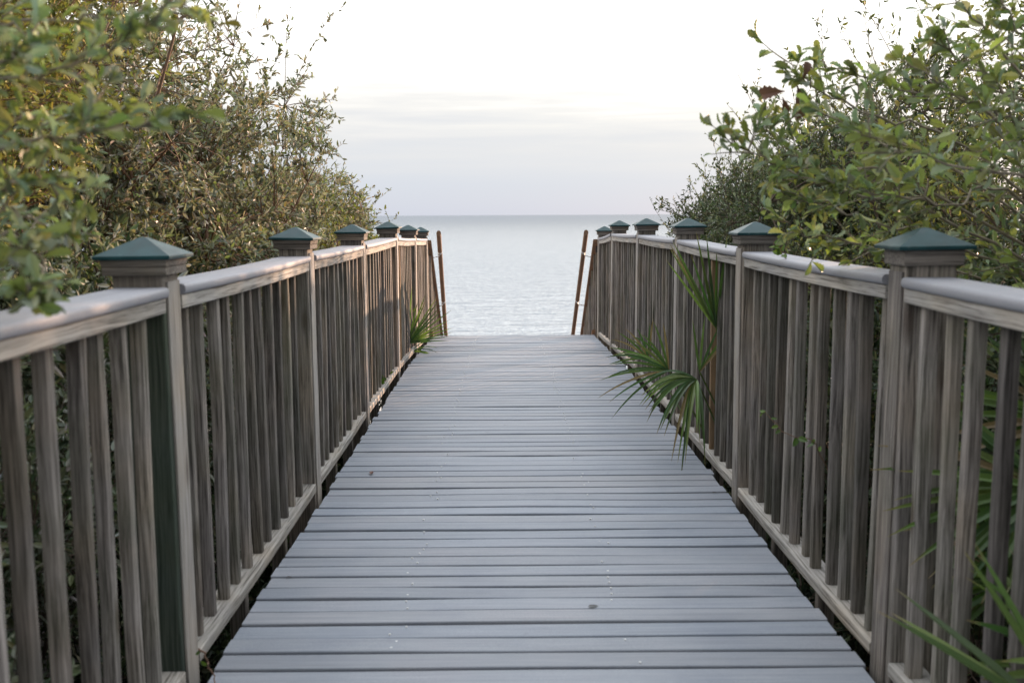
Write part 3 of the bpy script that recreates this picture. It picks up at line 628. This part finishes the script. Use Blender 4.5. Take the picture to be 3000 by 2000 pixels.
shrub('leafy_shrub', 'dense grey green shrub pressed against the nearest left post', 'shrub', 'shrubs along the left railing',
      (-1.9, 3.2, 0), [((-1.95, 3.5, 0.55), (0.80, 1.2, 0.80)), ((-1.75, 2.2, 0.2), (0.62, 1.0, 0.85)), ((-2.4, 2.8, 0.9), (0.8, 0.9, 0.8))], 15,
      stems=10, n2=150, n3=3000, leaves=36, leaf='narrow', ll=0.044, lw=0.015, pal=DARKG + GREY[:2], wts=[3, 3, 2, 2, 3, 2], wisps=0, avoid=left_clear, droop=0.1)
# right hand side
shrub('tall_shrub', 'fine leaved open shrub behind the oak on the right, twigs reaching high', 'shrub', 'shrubs along the right railing',
      (2.9, 5.4, 0), [((2.75, 5.3, 1.35), (0.95, 1.2, 1.05)), ((3.3, 4.6, 1.9), (1.0, 1.0, 1.0)), ((2.2, 5.6, 0.6), (0.75, 1.2, 0.75)), ((2.75, 6.9, 1.4), (0.7, 0.8, 0.75))], 21,
      stems=11, n2=160, n3=2300, leaves=30, ll=0.034, lw=0.014, pal=DARKG + OLIVE[:2], wts=[2, 3, 1, 2, 2, 2], wisps=110, wisplen=0.6, upright=0.9, avoid=right_clear, wispdir=(-0.5, 0, 0.5))
shrub('round_shrub', 'dark rounded shrub behind the far right posts, fine twigs on top', 'shrub', 'shrubs along the right railing',
      (2.4, 8.8, 0), [((2.42, 9.0, 0.95), (0.86, 1.3, 0.85)), ((2.05, 7.6, 0.55), (0.7, 1.2, 0.8)), ((2.6, 7.2, 1.2), (0.85, 0.95, 0.75)), ((2.9, 7.8, 1.0), (0.8, 1.0, 0.8))], 22,
      stems=9, n2=170, n3=6000, leaves=36, ll=0.034, lw=0.0125, pal=DARKG + GREY[:1], wts=[3, 3, 2, 2, 2], wisps=150, wisplen=0.55, upright=1.6, avoid=right_clear, wispdir=(-0.4, 0, 0.6))
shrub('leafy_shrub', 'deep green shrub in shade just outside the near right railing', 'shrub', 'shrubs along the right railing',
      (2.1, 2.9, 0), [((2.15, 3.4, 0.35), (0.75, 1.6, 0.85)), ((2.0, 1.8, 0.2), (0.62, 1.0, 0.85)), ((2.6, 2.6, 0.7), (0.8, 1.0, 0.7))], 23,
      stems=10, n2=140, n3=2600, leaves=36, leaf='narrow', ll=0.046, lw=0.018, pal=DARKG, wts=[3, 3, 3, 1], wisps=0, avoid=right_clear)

shrub('leafy_shrub', 'dark shrub low behind the middle of the right railing, behind the palmetto', 'shrub', 'shrubs along the right railing',
      (2.0, 5.0, 0), [((1.95, 5.2, 0.15), (0.62, 1.5, 0.85)), ((2.9, 4.2, 0.3), (0.9, 1.3, 0.9))], 24,
      stems=9, n2=110, n3=2000, leaves=34, ll=0.046, lw=0.017, pal=DARKG, wts=[3, 3, 3, 1], avoid=right_clear)
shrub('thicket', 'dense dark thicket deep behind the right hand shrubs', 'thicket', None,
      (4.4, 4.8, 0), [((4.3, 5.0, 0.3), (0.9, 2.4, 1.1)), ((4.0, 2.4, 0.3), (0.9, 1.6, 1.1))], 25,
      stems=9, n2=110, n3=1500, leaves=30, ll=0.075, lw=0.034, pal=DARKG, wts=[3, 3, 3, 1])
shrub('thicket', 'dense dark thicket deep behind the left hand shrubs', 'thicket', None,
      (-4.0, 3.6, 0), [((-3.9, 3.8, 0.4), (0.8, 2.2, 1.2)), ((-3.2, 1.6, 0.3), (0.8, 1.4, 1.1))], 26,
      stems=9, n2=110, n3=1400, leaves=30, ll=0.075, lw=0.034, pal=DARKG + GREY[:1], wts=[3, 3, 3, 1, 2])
shrub('leafy_shrub', 'grey green shrub low behind the middle of the left railing', 'shrub', 'shrubs along the left railing',
      (-1.75, 5.2, 0), [((-1.75, 5.0, 0.15), (0.6, 1.6, 0.85))], 27,
      stems=8, n2=90, n3=1500, leaves=34, ll=0.042, lw=0.015, pal=DARKG + GREY[:2], wts=[3, 3, 2, 2, 3, 2], avoid=left_clear)

shrub('low_shrub', 'dark knee high shrub spreading along the foot of the right railing', 'shrub', 'knee high shrubs below the railings',
      (1.7, 6.6, 0), [((1.60, 5.2, -0.45), (0.45, 1.6, 0.42)), ((1.62, 7.6, -0.45), (0.45, 1.5, 0.48)), ((1.62, 9.6, -0.5), (0.5, 1.2, 0.5))], 28,
      stems=12, n2=140, n3=2200, leaves=30, ll=0.045, lw=0.018, pal=DARKG, wts=[2, 1, 4, 1], avoid=right_clear, twig=0.3)
shrub('low_shrub', 'dark knee high shrub spreading along the foot of the left railing', 'shrub', 'knee high shrubs below the railings',
      (-1.6, 6.2, 0), [((-1.45, 4.8, -0.45), (0.42, 1.6, 0.42)), ((-1.48, 7.6, -0.45), (0.45, 1.6, 0.48))], 29,
      stems=12, n2=120, n3=1700, leaves=30, ll=0.045, lw=0.018, pal=DARKG, wts=[2, 1, 4, 1], avoid=left_clear, twig=0.3)

# ------------------------------------------------------------------ oaks: explicit boughs with toothed leaves
OAKPAL = [(0.175, 0.21, 0.075), (0.23, 0.26, 0.09), (0.13, 0.17, 0.082), (0.27, 0.265, 0.10), (0.19, 0.23, 0.175)]
def oak(name, label, base, boughs, seed, ll=0.055, lw=0.42, dense=1.0, wts=(4, 3, 3, 1.5, 2), extra=None, side=0.28):
    rng = np.random.default_rng(seed); base = np.array(base, float); base[2] = float(terrain_z(base[0], base[1])) - 0.05
    root = empty(name, base, label, 'tree', 'oaks beside the boardwalk')
    wd = MB(); fol = MB()
    fork = base + np.array([0, 0, 1.35])
    tr = np.array([[base, base + (0.05, 0.03, 0.5), base + (0.02, -0.02, 0.95), fork]]); wd.tubes(tr, np.array([[0.075, 0.062, 0.052, 0.045]]), 10)
    pts, tans = [], []
    for pth, f0 in boughs:
        P = np.array(pth, float)
        if f0: P = np.concatenate([[fork, (fork * 0.55 + P[0] * 0.45) + (0, 0, 0.12)], P])
        # resample with Catmull-Rom
        Q = []
        for i in range(len(P) - 1):
            p0, p1, p2, p3 = P[max(i - 1, 0)], P[i], P[i + 1], P[min(i + 2, len(P) - 1)]
            for t in np.linspace(0, 1, 7)[:-1]: Q.append(0.5 * ((2 * p1) + (-p0 + p2) * t + (2 * p0 - 5 * p1 + 4 * p2 - p3) * t * t + (-p0 + 3 * p1 - 3 * p2 + p3) * t ** 3))
        Q = np.array(Q + [P[-1]]); Q[1:-1] += rng.normal(0, 0.006, Q[1:-1].shape)
        k = len(Q); wd.tubes(Q[None], np.linspace(0.0065 if f0 else 0.004, 0.0014, k)[None], 6)
        L_ = np.concatenate([[0], np.cumsum(np.linalg.norm(np.diff(Q, axis=0), axis=1))]); tot = L_[-1]
        # side twigs
        ns = int(tot / 0.055 * dense)
        st = tot * (1 - rng.random(ns) ** 0.9 * 0.9) if not f0 else tot * (1 - rng.random(ns) ** 1.2 * 0.72)
        o = np.stack([np.interp(st, L_, Q[:, c]) for c in range(3)], 1); g = unit(np.stack([np.interp(np.minimum(st + 0.05, tot), L_, Q[:, c]) - np.interp(st - 0.02, L_, Q[:, c]) for c in range(3)], 1))
        e = o + unit(g * 0.9 + rng.normal(0, 0.55, o.shape) + [0, 0, 0.1]) * (side * rng.uniform(0.3, 1.1, (ns, 1)) * (1.05 - 0.6 * (st / tot))[:, None])
        T = bez(o, e, 5, np.zeros(3), rng, 0.08); wd.tubes(T, np.linspace(0.0024, 0.001, 5)[None].repeat(ns, 0), 4)
        for Tw in T: 
            n = rng.integers(5, 10); t = np.sort(rng.random(n) ** 0.7); f = np.clip(t * 4, 0, 3.999); i0 = f.astype(int); fr = (f - i0)[:, None]
            pts.append(Tw[i0] * (1 - fr) + Tw[i0 + 1] * fr); tans.append(unit(Tw[i0 + 1] - Tw[i0]))
        nt_ = int(0.3 / 0.016); t = tot - 0.3 * rng.random(nt_) ** 1.3                    # the bough's own leafy tip
        t = np.clip(t, 0, tot); pts.append(np.stack([np.interp(t, L_, Q[:, c]) for c in range(3)], 1)); tans.append(np.repeat(unit(Q[-1] - Q[-4])[None], nt_, 0))
    p = np.concatenate(pts); g = np.concatenate(tans); k = len(p)
    d = unit(g * 0.85 + rng.normal(0, 0.5, (k, 3)) + [0, 0, 0.1]); nr = unit(np.array([0, -0.15, 0.7]) + rng.normal(0, 0.6, (k, 3)))
    sz = ll * rng.uniform(0.55, 1.25, k)
    add_leaves(fol, 'oak', p, d, nr, sz, lw * sz * rng.uniform(0.8, 1.2, k), palette(rng, k, OAKPAL, wts, 0.2))
    wd.build('trunk', M_BARKPALE, root, loc=tuple(base), smooth=True)
    fol.build('crown', M_OAK, root, loc=tuple(base), smooth=False)
    if extra: extra(root, rng)
    print(name, 'leaves', k)
    return root

def dead_leaves(root, rng):
    for (px, py, Y, d, ln) in ((2335, 250, 2.95, (0.25, 0.1, -0.9), 0.095), (2300, 268, 2.95, (-1, 0.1, -0.05), 0.075), (2292, 285, 2.97, (0.35, 0.2, -0.9), 0.055), (2352, 232, 2.96, (0.3, -0.1, 0.9), 0.05)):
        b = MB(); p = at(px, py, Y)[None]; add_leaves(b, 'oak', p, np.array([d], float), np.array([[0.2, -1.0, 0.3]]), np.array([ln]), np.array([ln * 0.55]), np.array([[0.155, 0.088, 0.07]]))
        o = b.build('dead_leaf', M_DEAD, root); o.location = -root.location; o['label'] = 'withered brown leaf'

A = at
right_boughs = [
    ([A(2760, 640, 3.0), A(2480, 560, 2.9), A(2290, 490, 2.85), A(2140, 420, 2.8)], True),
    ([A(2650, 520, 3.1), A(2420, 500, 3.0), A(2300, 440, 2.95), A(2235, 350, 2.9)], True),
    ([A(2800, 420, 3.1), A(2560, 340, 3.05), A(2400, 260, 3.0), A(2305, 180, 2.95)], True),
    ([A(2900, 330, 3.0), A(2700, 280, 3.0), A(2520, 220, 3.0), A(2420, 190, 3.0)], True),
    ([A(2980, 200, 2.9), A(2850, 60, 2.9), A(2740, -60, 2.9)], True),
    ([A(3050, 420, 2.6), A(2900, 330, 2.5), A(2760, 250, 2.5), A(2640, 180, 2.5)], True),
    ([A(3080, 560, 2.4), A(2860, 500, 2.3), A(2640, 430, 2.3), A(2520, 380, 2.3)], True),
    ([A(3100, 250, 2.4), A(3000, 120, 2.4), A(2930, 0, 2.4)], True),
    ([A(2800, 720, 3.1), A(2600, 660, 3.0), A(2420, 600, 2.95), A(2300, 570, 2.9)], True),
    ([A(2750, 470, 3.3), A(2580, 420, 3.3), A(2440, 360, 3.25), A(2350, 330, 3.2)], True),
    ([A(2950, 560, 3.0), A(2780, 600, 2.9), A(2560, 560, 2.8), A(2380, 540, 2.8)], True),
    ([A(3080, 330, 2.8), A(2960, 280, 2.7), A(2830, 180, 2.7), A(2740, 130, 2.7)], True),
    ([A(2700, 760, 3.2), A(2520, 720, 3.1), A(2380, 690, 3.05), A(2280, 640, 3.0)], True),
]
oak('oak_tree', 'oak with toothed green leaves and a few withered brown ones, right of the boardwalk', (2.35, 3.1, 0), right_boughs, 31, ll=0.046, lw=0.42, dense=0.75, wts=(4, 3, 3, 1.0, 4), extra=dead_leaves)
left_boughs = [
    ([A(-450, 330, 1.9), A(-60, 250, 1.8), A(200, 200, 1.7), A(470, 60, 1.65)], True),
    ([A(-450, 100, 2.0), A(0, 60, 1.9), A(300, 50, 1.8), A(540, 15, 1.75)], True),
    ([A(-450, 500, 1.8), A(-40, 450, 1.7), A(220, 400, 1.62), A(440, 375, 1.6)], True),
    ([A(-450, 420, 2.0), A(-50, 370, 2.0), A(160, 340, 1.95), A(340, 350, 1.9)], True),
    ([A(-450, 620, 1.9), A(-60, 560, 1.8), A(130, 530, 1.75), A(250, 560, 1.7)], True),
    ([A(-400, 760, 1.85), A(-60, 690, 1.7), A(70, 720, 1.65), A(130, 800, 1.6)], True),
    ([A(-400, 800, 1.7), A(-80, 800, 1.6), A(20, 830, 1.55), A(90, 850, 1.5)], True),
    ([A(-400, 650, 2.1), A(-60, 610, 2.05), A(90, 640, 2.0), A(200, 690, 1.95)], True),
    ([A(-400, 300, 1.75), A(-60, 220, 1.65), A(100, 130, 1.6)], True),
]
oak('oak_tree', 'oak at the left edge of the photo, blurred leafy twigs over the near rail', (-2.35, 2.0, 0), left_boughs, 32, ll=0.037, lw=0.46, dense=0.85, wts=(4, 3, 3, 1, 9), side=0.22)

# ------------------------------------------------------------------ palmettos
PALMPAL = [(0.075, 0.135, 0.036), (0.11, 0.175, 0.045), (0.05, 0.10, 0.032), (0.15, 0.20, 0.065)]
def frond(root, hub, foot, axis, normal, n, spread, length, droop, rng, width=0.016, brown=0.06):
    """one fan leaf: folded blades round the hub, on a stalk from the plant's foot"""
    hub = np.array(hub, float); axis = unit(np.array(axis, float)); normal = np.array(normal, float); normal = unit(normal - axis * normal.dot(axis)); side = np.cross(normal, axis)
    b = MB(); K = 9
    for i in range(n):
        a = R(spread) * ((i + 0.5) / n - 0.5) * 2 + rng.normal(0, 0.03); ln = length * (0.72 + 0.28 * math.cos(a)) * rng.uniform(0.85, 1.08)
        d = unit(axis * math.cos(a) + side * math.sin(a) + normal * rng.normal(0.05, 0.07))
        t = np.linspace(0, 1, K); dz = droop * rng.uniform(0.6, 1.5)
        c = hub + np.outer(t * ln, d) + np.outer(-dz * ln * t ** 2.2, [0, 0, 1.0])
        tg = unit(np.gradient(c, axis=0)); s_ = unit(np.cross(normal, tg)); nn = np.cross(tg, s_)
        w = width * np.interp(t, [0, 0.12, 0.4, 0.8, 1], [0.35, 0.75, 1.0, 0.55, 0.04])
        V = np.stack([c - s_ * (w / 2)[:, None] + nn * (w * 0.28)[:, None], c, c + s_ * (w / 2)[:, None] + nn * (w * 0.28)[:, None]], 1).reshape(-1, 3)
        r = np.arange(K - 1) * 3; f = np.concatenate([np.stack([r, r + 1, r + 4, r + 3], 1), np.stack([r + 1, r + 2, r + 5, r + 4], 1)])
        col = palette(rng, 1, PALMPAL, [3, 3, 2, 1], 0.15)[0]; cc = np.repeat(np.repeat(col[None], K, 0), 3, 0)
        tip = np.repeat(np.clip((t - rng.uniform(0.86, 0.97)) / 0.08, 0, 1), 3)[:, None]; cc = cc * (1 - tip) + np.array([0.24, 0.17, 0.085]) * tip
        if rng.random() < brown: cc = np.repeat(np.array([[0.22, 0.165, 0.09]]), len(cc), 0)
        b.add(V, [f], 0, cc)
    fo = b.build('frond', M_PALM, root); fo.location = -root.location
    foot = np.array(foot, float); m = (foot + hub) / 2 + np.array([0, 0, 0.12]); t = np.linspace(0, 1, 10)[:, None]
    Pp = (1 - t) ** 2 * foot + 2 * t * (1 - t) * m + t ** 2 * hub
    b = MB(); b.tubes(Pp[None], np.linspace(0.008, 0.0045, 10)[None], 6); b.c = [np.repeat(np.array([[0.10, 0.13, 0.04]]), b.n, 0)]
    o = b.build('stalk', M_PALM, fo, smooth=True); o.location = (0, 0, 0)
def palmetto(label, base, fronds, seed):
    rng = np.random.default_rng(seed); base = np.array(base, float); base[2] = float(terrain_z(base[0], base[1])) - 0.02
    root = empty('saw_palmetto', base, label, 'palmetto', 'palmettos growing by the railings')
    for f in fronds: frond(root, f[0], base + rng.normal(0, 0.03, 3), f[1], f[2], f[3], f[4], f[5], f[6], rng, *(f[7:] if len(f) > 7 else ()))
    return root
palmetto('palmetto pushing several fans through the middle of the right railing', (1.5, 5.2, 0), [
    (A(2040, 1112, 5.0), (-0.50, -0.35, 0.02), (-0.3, -0.7, 0.75), 20, 62, 0.31, 0.85, 0.022),
    (A(1960, 1085, 5.25), (-0.80, 0.15, 0.45), (-0.1, -1, 0.1), 13, 58, 0.38, 0.28, 0.014),
    (A(2098, 960, 4.95), (-0.28, -0.05, 0.95), (-0.5, -0.9, 0), 12, 24, 0.48, 0.03, 0.016),
    (A(2050, 1090, 5.0), (0.25, -0.05, 0.9), (-0.5, -0.8, 0), 5, 30, 0.36, 0.1, 0.014),
    (A(1900, 1050, 6.2), (-0.5, 0.1, 0.60), (-0.2, -1, 0), 9, 55, 0.32, 0.20, 0.014, 0.3)], 41)
palmetto('palmetto fan poking through the far left railing beside the sunlit bay', (-1.35, 9.3, 0), [
    (A(1196, 1005, 9.2), (0.35, 0.05, 0.95), (0.1, -1, 0.1), 24, 68, 0.52, 0.05),
    (A(1205, 1030, 9.3), (0.9, -0.1, 0.35), (0, -0.6, 0.8), 5, 35, 0.32, 0.4, 0.014),
    (A(1170, 960, 9.5), (-0.2, 0.0, 0.9), (0.1, -1, 0.1), 14, 60, 0.36, 0.05)], 42)
palmetto('palmetto in the lower right corner, blades sticking between the near right balusters', (1.75, 2.1, 0), [
    (A(3200, 1990, 2.05), (-0.85, -0.1, 0.55), (0, -0.5, 0.9), 14, 55, 0.40, 0.10, 0.026, 0.1),
    (A(3120, 2080, 1.78), A(2861, 1612, 1.90) - A(3120, 2080, 1.78), (0.3, -0.6, 0.7), 3, 16, 0.37, 0.03, 0.024, 0.0),
    (A(3090, 2110, 1.80), A(2725, 1862, 1.95) - A(3090, 2110, 1.80), (0.3, -0.6, 0.7), 3, 14, 0.36, 0.03, 0.024, 0.0),
    (A(3060, 1430, 2.55), (-1.0, -0.05, 0.03), (0, -0.75, 0.6), 22, 60, 0.44, 0.12, 0.024),
    (A(3120, 1240, 2.9), (-0.9, 0, 0.25), (0, -0.8, 0.5), 20, 75, 0.46, 0.15, 0.024),
    (A(2960, 1700, 2.8), (-0.7, 0, 0.6), (0, -0.8, 0.5), 18, 75, 0.40, 0.15, 0.024),
    (A(3050, 1550, 3.0), (-0.4, 0.2, 0.9), (0, -0.8, 0.3), 22, 85, 0.5, 0.15, 0.024)], 43)

# ------------------------------------------------------------------ little sprigs through the rails, litter on the deck
def sprig(name, label, cat, pts, leaves, seed, ll=0.03, col=((0.10, 0.17, 0.03), (0.07, 0.13, 0.03)), rad=0.0015, grp=None):
    rng = np.random.default_rng(seed); P = np.array(pts, float); root = empty(name, P[0], label, cat, grp)
    t = np.linspace(0, 1, len(P)); tt = np.linspace(0, 1, 14); Q = np.stack([np.interp(tt, t, P[:, c]) for c in range(3)], 1); Q[1:-1] += rng.normal(0, 0.004, (12, 3))
    b = MB(); b.tubes(Q[None], np.linspace(rad * 1.4, rad * 0.7, 14)[None], 5); b.build('stem', M_BARKRED, root).location = -root.location
    if leaves:
        u = np.sort(rng.random(leaves)); p = np.stack([np.interp(u, tt, Q[:, c]) for c in range(3)], 1)
        f = MB(); d = rng.normal(0, 1, (leaves, 3)); d[:, 1] *= 0.4; nr = rng.normal(0, 0.5, (leaves, 3)) + [0, -0.8, 0.5]; sz = ll * rng.uniform(0.7, 1.2, leaves)
        add_leaves(f, 'narrow', p, d, nr, sz, sz * 0.55, palette(rng, leaves, list(col), [1] * len(col), 0.12)); f.build('foliage', M_OAK, root).location = -root.location
    return root
sprig('vine', 'pale green vine sprig in front of the near right balusters', 'vine', [A(2440, 1420, 3.25), A(2390, 1290, 3.15), A(2300, 1270, 3.15), A(2240, 1205, 3.2)], 11, 51, 0.032, grp='sprigs through the railings')
sprig('vine', 'tiny green vine at the foot of the far left balusters', 'vine', [A(1105, 1110, 7.2), A(1125, 1105, 7.1), A(1145, 1095, 7.1)], 7, 52, 0.05, grp='sprigs through the railings')
sprig('vine', 'leafy vine climbing above the rail beside the near right cap', 'vine', [A(2320, 790, 3.75), A(2290, 740, 3.7), A(2270, 700, 3.7)], 10, 53, 0.04, grp='sprigs through the railings')
sprig('twig', 'bent brown twig hanging at the foot of the near left post', 'twig', [A(583, 1900, 2.50), A(610, 1935, 2.48), A(615, 1965, 2.47), A(640, 2010, 2.45)], 2, 54, 0.02, rad=0.0022)
def litter(px, py, d, ln, col, label, name='fallen_leaf', cat='leaf'):
    p = at(px, py, 3.0); y = 3.0
    for _ in range(30):
        y += (p[2] - deck_z(y)) * 3.0; p = at(px, py, y)
    p[2] = deck_z(y) + 0.006
    b = MB(); add_leaves(b, 'narrow', p[None], np.array([d], float), np.array([[0.1, 0.05, 1.0]]), np.array([ln]), np.array([ln * 0.4]), np.array([col]))
    tag(b.build(name, M_LEAF, loc=tuple(p)), label, cat)
litter(1722, 1782, (1, 0.5, 0), 0.04, (0.17, 0.17, 0.18), 'small curled grey leaf lying on the near deck boards right of centre')
litter(838, 1694, (1, 0.1, 0), 0.022, (0.06, 0.05, 0.045), 'tiny dark leaf on the deck by the left railing foot')
litter(2085, 1445, (1, 0.1, 0), 0.024, (0.06, 0.05, 0.045), 'tiny dark leaf on the deck by the right railing foot')
litter(1086, 1392, (0.05, 1, 0.15), 0.05, (0.12, 0.05, 0.035), 'thin reddish leaf on the deck in the left half, mid distance')
